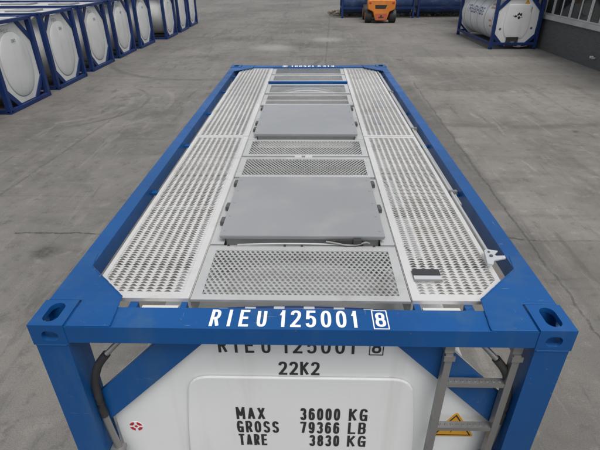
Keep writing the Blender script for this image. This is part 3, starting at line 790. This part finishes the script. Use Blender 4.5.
# folded handrail along the right edge
for xx, zz, ya, yb in ((1.056, 2.556, 0.70, 5.88), (1.083, 2.538, 1.30, 5.80)):
    MB().tube([(xx, ya, zz), (xx, (ya+yb)/2, zz), (xx, yb, zz)], 0.0095, 10).build('folded_handrail', M['alugrey'], main, smooth=True)
for yy in (1.46, 2.9, 4.4):
    MB().box(1.044, 1.096, yy-.014, yy+.014, 2.524, 2.570).build('handrail_joint', M['steel'], main, 0.005)
lv = [(0.985, 0.500), (1.020, 0.492), (1.038, 0.535), (1.118, 0.560), (1.122, 0.588), (1.068, 0.584), (1.062, 0.600), (1.098, 0.640), (1.060, 0.650), (1.030, 0.664), (1.010, 0.640)]
lv = [(1.045+(x-1.045)*.88, .575+(y-.575)*.88) for x, y in lv]
MB().prism(lv, 2.585, 2.597).build('locking_lever', M['lever'], main, 0.003)
MB().lathe([(.010, 2.5972), (.010, 2.604), (.004, 2.605)], (1.034, .575), 'z', 6).lathe([(.007, 2.5972), (.007, 2.602)], (1.034, .615), 'z', 6).build('lever_bolt', M['hinge'], main)
MB().box(1.004, 1.030, 0.53, 0.62, 2.5605, 2.5845).build('lever_base', M['alu'], main, 0.003)
# small holder on the right walkway
pb = MB().box(0.590, 0.728, 0.428, 0.478, 2.566, 2.578).build('document_holder', M['dark'], main, 0.003)
MB().box(0.588, 0.730, 0.398, 0.427, 2.566, 2.572).build('holder_flap', M['lever'], pb, 0.003)
MB().box(0.586, 0.732, 0.386, 0.480, 2.5605, 2.5655).build('holder_foot', M['steel'], pb)

# ------------------------------------------------------------------ simpler containers
cast_navy = casting_mesh(M['navy'])
def other_container(name, label, tankmat, group=None, raised=False, text=True, flat_end=False, rz=(0.012, 0.13)):
    root = thing(name, label, 'tank container', group=group)
    castings(root, cast_navy)
    rz = (0.70, 0.84) if raised else rz
    frame_parts(root, M['navy'], rail_z=rz)
    sh = tank(root, tankmat, 1.125 if not raised else 1.10, 1.335 if not raised else 1.37)
    for fy in (0, 1):
        T = Matrix.Translation((0, L, 0)) @ Matrix.Rotation(math.pi, 4, 'Z')
        ep = MB().prism(END_OUT if not raised else [(x, max(z, .72)) if i not in (1, 2) else (x*1.9, .70) for i, (x, z) in enumerate(END_OUT)], 0.118, 0.150, 'y')
        if fy: ep.bm.transform(T)
        e = ep.build('end_panel', tankmat, root, 0.006)
        # recessed-looking dished end: a domed cover standing on the panel
        dm = bmesh.new(); rings = []; zc = 1.28
        for s, dy in (((1.0, 0.0), (0.99, 0.012), (0.96, 0.018), (0.80, 0.020), (0.55, 0.0205), (0.25, 0.021)) if flat_end else ((1.0, 0.0), (0.96, 0.018), (0.88, 0.038), (0.72, 0.060), (0.48, 0.076), (0.22, 0.083))):
            rings.append([dm.verts.new((x*s, 0.117-dy, zc+(z-zc)*s)) for x, z in (DISH if flat_end else OVAL)])
        for A, B in zip(rings, rings[1:]):
            for j in range(len(A)): dm.faces.new((A[j], A[(j+1) % len(A)], B[(j+1) % len(A)], B[j]))
        dm.faces.new(rings[-1]); dm.faces.new(rings[0])
        bmesh.ops.recalc_face_normals(dm, faces=dm.faces)
        if fy: dm.transform(T)
        me = bpy.data.meshes.new('dish_cover'); dm.to_mesh(me); dm.free(); me.materials.append(tankmat)
        for p in me.polygons: p.use_smooth = True
        if not raised: d = link('dish_cover', me, e)
        if text and not fy:
            link('lettering', text_mesh('RIEU', -.36, 2.23, .34, .10, ENDP(0.1176), M['textgrey']), e)
            link('lettering', text_mesh('22K2', -.10, 1.93, .20, .09, ENDP(0.0380), M['textgrey']), e)
    for sx in (-1, 1):
        w = MB().box(*sorted((sx*.55, sx*1.03)), 0.24, L-.1-.14, 2.50, 2.555).build('walkway', M['alu'], root, 0.004)
        rb = MB()
        for i in range(6):
            x = 0.60 + i*0.072
            rb.box(*sorted((sx*x, sx*(x+.04))), 0.30, L-.30, 2.5555, 2.563)
        rb.build('tread_grating', M['alu'], w)
    for y0, y1 in ((0.24, 0.70), (1.72, 2.55), (3.75, 4.85), (5.0, 5.8)):
        MB().box(-.53, .53, y0, y1, 2.49, 2.548).build('grating_panel', M['alugrey'], root, 0.004)
    for y0, y1 in ((0.76, 1.64), (2.61, 3.66)):
        MB().box(-.487, .487, y0, y1, 2.47, 2.605).build('hatch_lid', M['lid'], root, 0.006)
    return root
row = other_container('tank_container', 'x', M['rowwhite'], 'white tank containers standing in a row on the left')
ROW = [(-9.16, 10.18, 'nearest tank container of the left row, only its blue bottom corner in frame'),
       (-9.18, 13.38, 'white octagonal tank end in blue frame, largest one at the left edge'),
       (-9.24, 16.54, 'white tank end in blue frame, second fully visible one from the left edge'),
       (-9.34, 19.82, 'white tank end in blue frame, third fully visible one from the left edge'),
       (-9.36, 23.00, 'white tank end in blue frame, fourth from the left edge, two before the wider gap'),
       (-9.26, 26.00, 'white tank end in blue frame just before the wider gap in the left row'),
       (-8.80, 29.50, 'white tank container just past the wider gap in the row, its curved side showing'),
       (-8.78, 32.68, 'white tank container second from the far end of the left row'),
       (-8.85, 35.90, 'white tank container standing last at the far end of the left row')]
for i, (x, y, lab) in enumerate(ROW):
    c = row if i == 0 else copy_tree(row)
    c.location = (x, y, 0); c.rotation_euler = (0, 0, math.pi/2 + R(random.uniform(-.5, .5))); c['label'] = lab

# container by the building
rc = other_container('tank_container', 'white tank container with straps and lettered side beside the dark brick building', M['rcwhite'], text=False, flat_end=True, rz=(0.22, 0.34))
rc.location = (10.63, 24.18, 0); rc.rotation_euler = (0, 0, R(0.6))
rc_end = [o for o in rc.children if o.name.startswith('end_panel')][0]
rc_shell = [o for o in rc.children if o.name.startswith('tank_shell')][0]
yf = 0.1050
def flat(pts, y, name, mat, parent): return MB().prism(pts, y-0.002, y, 'y').build(name, mat, parent)
ms = MB()
for pts in ([(-.30, 1.52), (-.18, 1.62), (-.06, 1.56), (-.14, 1.47)], [(-.12, 1.60), (.02, 1.78), (.09, 1.70), (.0, 1.58)], [(.02, 1.66), (.20, 1.74), (.23, 1.56), (.10, 1.58)],
            [(-.04, 1.50), (.08, 1.56), (.17, 1.45), (.05, 1.36), (-.02, 1.42)], [(.20, 1.52), (.27, 1.50), (.24, 1.42)], [(-.36, 1.57), (-.30, 1.60), (-.27, 1.55)]):
    ms.prism([(x*.8, 1.6+(z-1.56)*.8) for x, z in pts], yf-0.012, yf-0.009, 'y')
ms.build('dark_emblem', M['textblack'], rc_end)
triangle(0.33, 2.16, 0.26, 0.23, 0.116, rc_end, 'yellow triangular warning sticker')
for x, z, mt in ((-.80, 0.98, 'green'), (.80, 1.02, 'green')):
    flat(stadium(x, z, .12, .12), 0.1165, 'round_sticker', M[mt], rc_end)
flat([(.56, 1.72), (.64, 1.72), (.64, 2.02), (.56, 2.02)], 0.1165, 'notice_sticker', M['textgrey'], rc_end)
flat([(-.52, 1.76), (-.40, 1.76), (-.40, 2.06), (-.52, 2.06)], 0.1165, 'notice_sticker', M['textgrey'], rc_end)
ob = MB().box(-.40, .22, 0.06, 0.30, 0.14, 0.60).build('outlet_cabinet', M['dark'], rc, 0.01)
MB().box(-.17, .02, 0.03, 0.0595, 0.22, 0.40).build('outlet_valve', M['steel'], ob, 0.01)
MB().tube([(.02, .05, .16), (.3, .045, .12), (.75, .06, .17)], .03, 8).build('outlet_pipe', M['steel'], rc, smooth=True)
# straps and lettering wrapped on the barrel facing -x
for yb in (0.55, 1.75, 2.95, 4.15, 5.3):
    MB().lathe([(1.1262, yb), (1.1262, yb+0.045)], (0, 1.335), 'y', 72).build('cladding_band', M['textgrey'], rc_shell, smooth=True)
def on_barrel(y0, y1, z0, z1, mat, mb):
    """a strip of paint that follows the barrel's left side"""
    r = 1.1285
    n = 5
    a = [math.asin(max(-1, min(1, (z0+(z1-z0)*i/n-1.335)/r))) for i in range(n+1)]
    vs_ = [[mb.bm.verts.new((-rr*math.cos(t), y, 1.335+rr*math.sin(t))) for t in a for rr in (r,)] for y in (y0, y1)]
    for i in range(n): mb.bm.faces.new((vs_[0][i], vs_[0][i+1], vs_[1][i+1], vs_[1][i]))
lt = MB()
def glyph(y, w, kind):      # blocky marks, y is the left edge seen from the yard
    z0, z1, t = 1.46, 1.84, 0.085
    s = -1
    seg = lambda a, b, c, d: on_barrel(*sorted((y+s*a*w, y+s*b*w)), z0+(z1-z0)*c, z0+(z1-z0)*d, None, lt)
    seg(0, .22, 0, 1)
    if 'r' in kind: seg(.78, 1, 0, 1)
    if 't' in kind: seg(.28, .72, .80, 1)
    if 'm' in kind: seg(.28, .72, .40, .58)
    if 'b' in kind: seg(.28, .72, 0, .20)
yy = 4.95
for kind, w in (('t', .16), ('rtm', .36), ('rmb', .30), ('rtmb', .36), ('rm', .34), ('rtmb', .36), ('tmb', .26)):
    glyph(yy, w, kind); yy -= w + .12
lt.build('side_lettering', M['textblue'], rc_shell)
ln = MB()
for z0, y0, y1 in ((2.02, .75, 1.5), (1.86, .7, 1.4), (1.28, .7, 1.1), (1.02, .68, 0.95)):
    for q in range(5):
        a = y0 + (y1-y0)*q/5; on_barrel(a, a+(y1-y0)/7, z0, z0+.09, None, ln)
ln.build('tan_lettering', M['texttan'], rc_shell)

# far blue containers, side on
far = other_container('tank_container', 'dark blue tank container standing side on behind the orange forklift', M['bluetank'], 'dark blue tank containers at the far edge of the yard', raised=True, text=False)
far.location = (8.578, 41.55, 0); far.rotation_euler = (0, 0, math.pi/2)
f2 = copy_tree(far); f2.location = (14.92, 41.70, 0); f2.rotation_euler = (0, 0, math.pi/2 - R(.4))
f2['label'] = 'dark blue tank container seen side on between forklift and white tank container'

# ------------------------------------------------------------------ rubble strip behind
rb = bmesh.new(); nx, ny = 90, 14
grid = []
for j in range(ny+1):
    for i in range(nx+1):
        u, v = i/nx, j/ny
        x = 1.4 + 17*u; y = 42.0 + 5.5*v
        e = min(1, 6*min(v, 1-v))*min(1, 10*min(u, 1-u))
        z = (0.12 + 0.28*abs(math.sin(x*1.7+y*.8))*abs(math.sin(x*.6+2)) + random.uniform(0, .14))*e - 0.02*(1-e)
        grid.append(rb.verts.new((x + random.uniform(-.05, .05), y + random.uniform(-.15, .15), z)))
for j in range(ny):
    for i in range(nx):
        a = j*(nx+1)+i; rb.faces.new((grid[a], grid[a+1], grid[a+nx+2], grid[a+nx+1]))
me = bpy.data.meshes.new('soil_bank'); rb.to_mesh(me); rb.free(); me.materials.append(M['soil'])
tag(link('soil_bank', me), 'strip of brown soil and rubble under the far blue containers', 'rubble', kind='stuff')
sb = bmesh.new()
for _ in range(170):
    x, y = random.uniform(1.6, 18), random.uniform(41.6, 46)
    s = random.uniform(.04, .16)
    mm = Matrix.Translation((x, y, s*.4 + (.15 if y > 42.6 else 0))) @ Matrix.Rotation(random.uniform(0, 6), 4, 'Z') @ Matrix.Rotation(random.uniform(0, 2), 4, 'X') @ Matrix.Diagonal((s*1.4, s, s*.7, 1))
    bmesh.ops.create_icosphere(sb, subdivisions=1, radius=1, matrix=mm)
for v in sb.verts: v.co += Vector([random.uniform(-.02, .02) for _ in range(3)])
me = bpy.data.meshes.new('loose_stones'); sb.to_mesh(me); sb.free(); me.materials.append(M['stone'])
tag(link('loose_stones', me), 'loose broken stones scattered over the soil bank at the far edge', 'stones', kind='stuff')
wb = bmesh.new()
for _ in range(700):
    x, y = random.uniform(1.6, 18), random.uniform(42.2, 46.5)
    if x < 3.0 or math.sin(x*1.3)+math.sin(x*.47+1) < -0.1: continue
    h = random.uniform(.15, .5); a = random.uniform(0, 6.28); w = random.uniform(.03, .07)
    dx, dy = math.cos(a)*w, math.sin(a)*w; lx, lyy = random.uniform(-.15, .15), random.uniform(-.15, .15)
    v = [wb.verts.new(c) for c in ((x-dx, y-dy, .1), (x+dx, y+dy, .1), (x+dx*.9+lx*.5, y+dy*.9+lyy*.5, .1+h*.6), (x+lx, y+lyy, .1+h), (x-dx*.9+lx*.5, y-dy*.9+lyy*.5, .1+h*.6))]
    wb.faces.new(v)
me = bpy.data.meshes.new('weeds'); wb.to_mesh(me); wb.free(); me.materials.append(M['weed'])
tag(link('weeds', me), 'low green and brown weeds growing on the soil bank', 'weeds', kind='stuff')

# ------------------------------------------------------------------ forklift
fk = thing('forklift', 'orange forklift seen from behind, parked in front of the dark blue containers', 'forklift', (5.30, 36.45, 0), R(-2))
cwp = [(-.42, .20), (.42, .20), (.62, .80), (1.02, .98), (1.06, 1.45), (.98, 1.62), (-.98, 1.62), (-1.06, 1.45), (-1.02, .98), (-.62, .80)]
cw = MB().prism(cwp, 0.0, 0.95, 'y').build('counterweight', M['orange'], fk, 0.06, seg=3)
MB().prism(rounded([(-.46, 1.02), (.30, 1.02), (.40, 1.27), (-.50, 1.27)], .05), -0.012, 0.002, 'y').build('cooling_slot', M['textblack'], cw)
MB().prism([(-.36, .23), (.36, .23), (.44, .70), (-.44, .70)], -0.030, -0.002, 'y').build('rear_plate', M['redpaint'], cw, 0.01)
MB().lathe([(.075, -.055), (.075, -.031)], (0, .52), 'y', 16).box(-.2, .2, -.05, -.031, .40, .46).build('tow_pin', M['dark'], cw)
for sx in (-1, 1):
    MB().box(*sorted((sx*.78, sx*.94)), -0.02, 0.0, 1.36, 1.46).build('tail_light', M['red'], cw, 0.01)
    for yc, r, x0, x1 in ((0.62, .46, .66, 1.17), (3.0, .56, .62, 1.20)):
        a, b = sorted((sx*x0, sx*x1))
        w = MB().lathe([(r*.6, a), (r*.93, a+.01), (r, a+.07), (r, b-.07), (r*.93, b-.01), (r*.6, b)], (yc, r), 'x', 28).build('wheel', M['black'], fk, smooth=True)
        MB().lathe([(r*.55, a-.01), (r*.55, b+.01)], (yc, r), 'x', 20).build('rim', M['orange'], w)
MB().prism([(0.96, .45), (3.1, .45), (3.4, .9), (3.4, 1.25), (2.6, 1.25), (2.5, 1.0), (1.9, 1.0), (1.85, 1.6), (0.96, 1.6)], -.60, .60, 'x').build('chassis', M['orange'], fk, 0.03)
MB().box(-.30, .30, 1.55, 2.05, 1.60, 1.72).box(-.30, .30, 1.42, 1.54, 1.60, 2.20).build('seat', M['black'], fk, 0.04)
MB().tube([(0, 2.75, 1.25), (0, 2.5, 1.75)], .03, 8).lathe([(.2, 1.76), (.2, 1.79)], (0, 2.48), 'z', 20).build('steering_wheel', M['black'], fk)
for sx in (-1, 1):
    MB().tube([(sx*.62, .98, 1.58), (sx*.58, 1.15, 2.75)], .045, 8).build('guard_post', M['dark'], fk)
    MB().tube([(sx*.62, 3.15, 1.2), (sx*.58, 2.75, 2.75)], .045, 8).build('guard_post', M['dark'], fk)
gr = MB().box(-.64, .64, 1.08, 1.16, 2.75, 2.83).box(-.64, .64, 2.76, 2.84, 2.75, 2.83)
for i in range(7): gr.box(-.62+i*.2, -.57+i*.2, 1.161, 2.759, 2.76, 2.82)
gr.build('overhead_guard', M['dark'], fk)
for sx in (-1, 1):
    MB().box(*sorted((sx*.42, sx*.58)), 3.55, 3.72, .12, 3.1).build('mast_channel', M['dark'], fk, 0.01)
    MB().box(*sorted((sx*.36, sx*.52)), 3.80, 5.0, .06, .11).box(*sorted((sx*.36, sx*.52)), 3.80, 3.86, .111, .9).build('fork', M['dark'], fk, 0.008)
MB().box(-.7, .7, 3.73, 3.795, .35, .45).box(-.7, .7, 3.73, 3.795, .75, .85).box(-.42, .42, 3.58, 3.66, 2.9, 3.0).build('fork_carriage', M['dark'], fk, 0.008)

# ------------------------------------------------------------------ building on the right
XB = 12.10
bd = thing('brick_building', 'dark grey brick building with pale sill and long row of white framed windows', 'building', (XB, 22, 0))
Y0, Y1 = 8.0-22, 37.0-22
MB().box(0, 9, Y0, Y1, 0, 1.462).build('lower_wall', M['brick'], bd)
MB().box(-0.10, 0.35, Y0, Y1, 1.465, 1.66).build('window_sill', M['sill'], bd, 0.012)
MB().box(0.02, 9, Y0, Y1, 3.15, 4.6).build('upper_wall', M['brick'], bd)
MB().box(-0.35, 9.3, Y0-.3, Y1+.3, 4.603, 4.78).build('roof', M['roof'], bd, 0.02)
MB().box(0.35, 9, Y0, Y0+.3, 1.662, 3.147).build('side_wall', M['brick'], bd)
MB().box(0.35, 9, Y1-.3, Y1, 1.662, 3.147).build('side_wall', M['brick'], bd)
MB().box(3.0, 3.1, Y0+.4, Y1-.4, 1.662, 3.147).build('inner_wall', M['dark'], bd)
MB().box(-0.03, 0.33, Y0, Y1, 3.02, 3.147).build('window_head', M['sill'], bd, 0.01)
mull = [Y0+.1]
y = 24.0-22
ys = [y + 1.72*k for k in range(-12, 9)]
for k, yc in enumerate(ys):
    if yc < Y0+.3 or yc+1.7 > Y1: continue
    fr = MB(); a, b = yc+.012, yc+1.708
    t = 0.055
    fr.box(0.08, 0.16, a, a+t*1.5, 1.663, 3.018).box(0.08, 0.16, b-t*1.5, b, 1.663, 3.018)
    fr.box(0.08, 0.16, a+t*1.5, b-t*1.5, 1.663, 1.663+t).box(0.08, 0.16, a+t*1.5, b-t*1.5, 3.018-t, 3.018)
    mid = (a+b)/2
    fr.box(0.085, 0.155, mid-.04, mid+.04, 1.663+t, 3.018-t)
    w = fr.build('window', M['frame'], bd, 0.005)
    MB().box(0.115, 0.123, a+t*1.5, mid-.04, 1.663+t, 3.018-t).box(0.115, 0.123, mid+.04, b-t*1.5, 1.663+t, 3.018-t).build('pane', M['glass'], w)
wt = MB().box(-.16, -.001, -2.96, -2.86, .40, .46).lathe([(.05, -.22), (.05, -.10)], (-2.91, .47), 'x', 12).build('wall_tap', M['frame'], bd, 0.006)
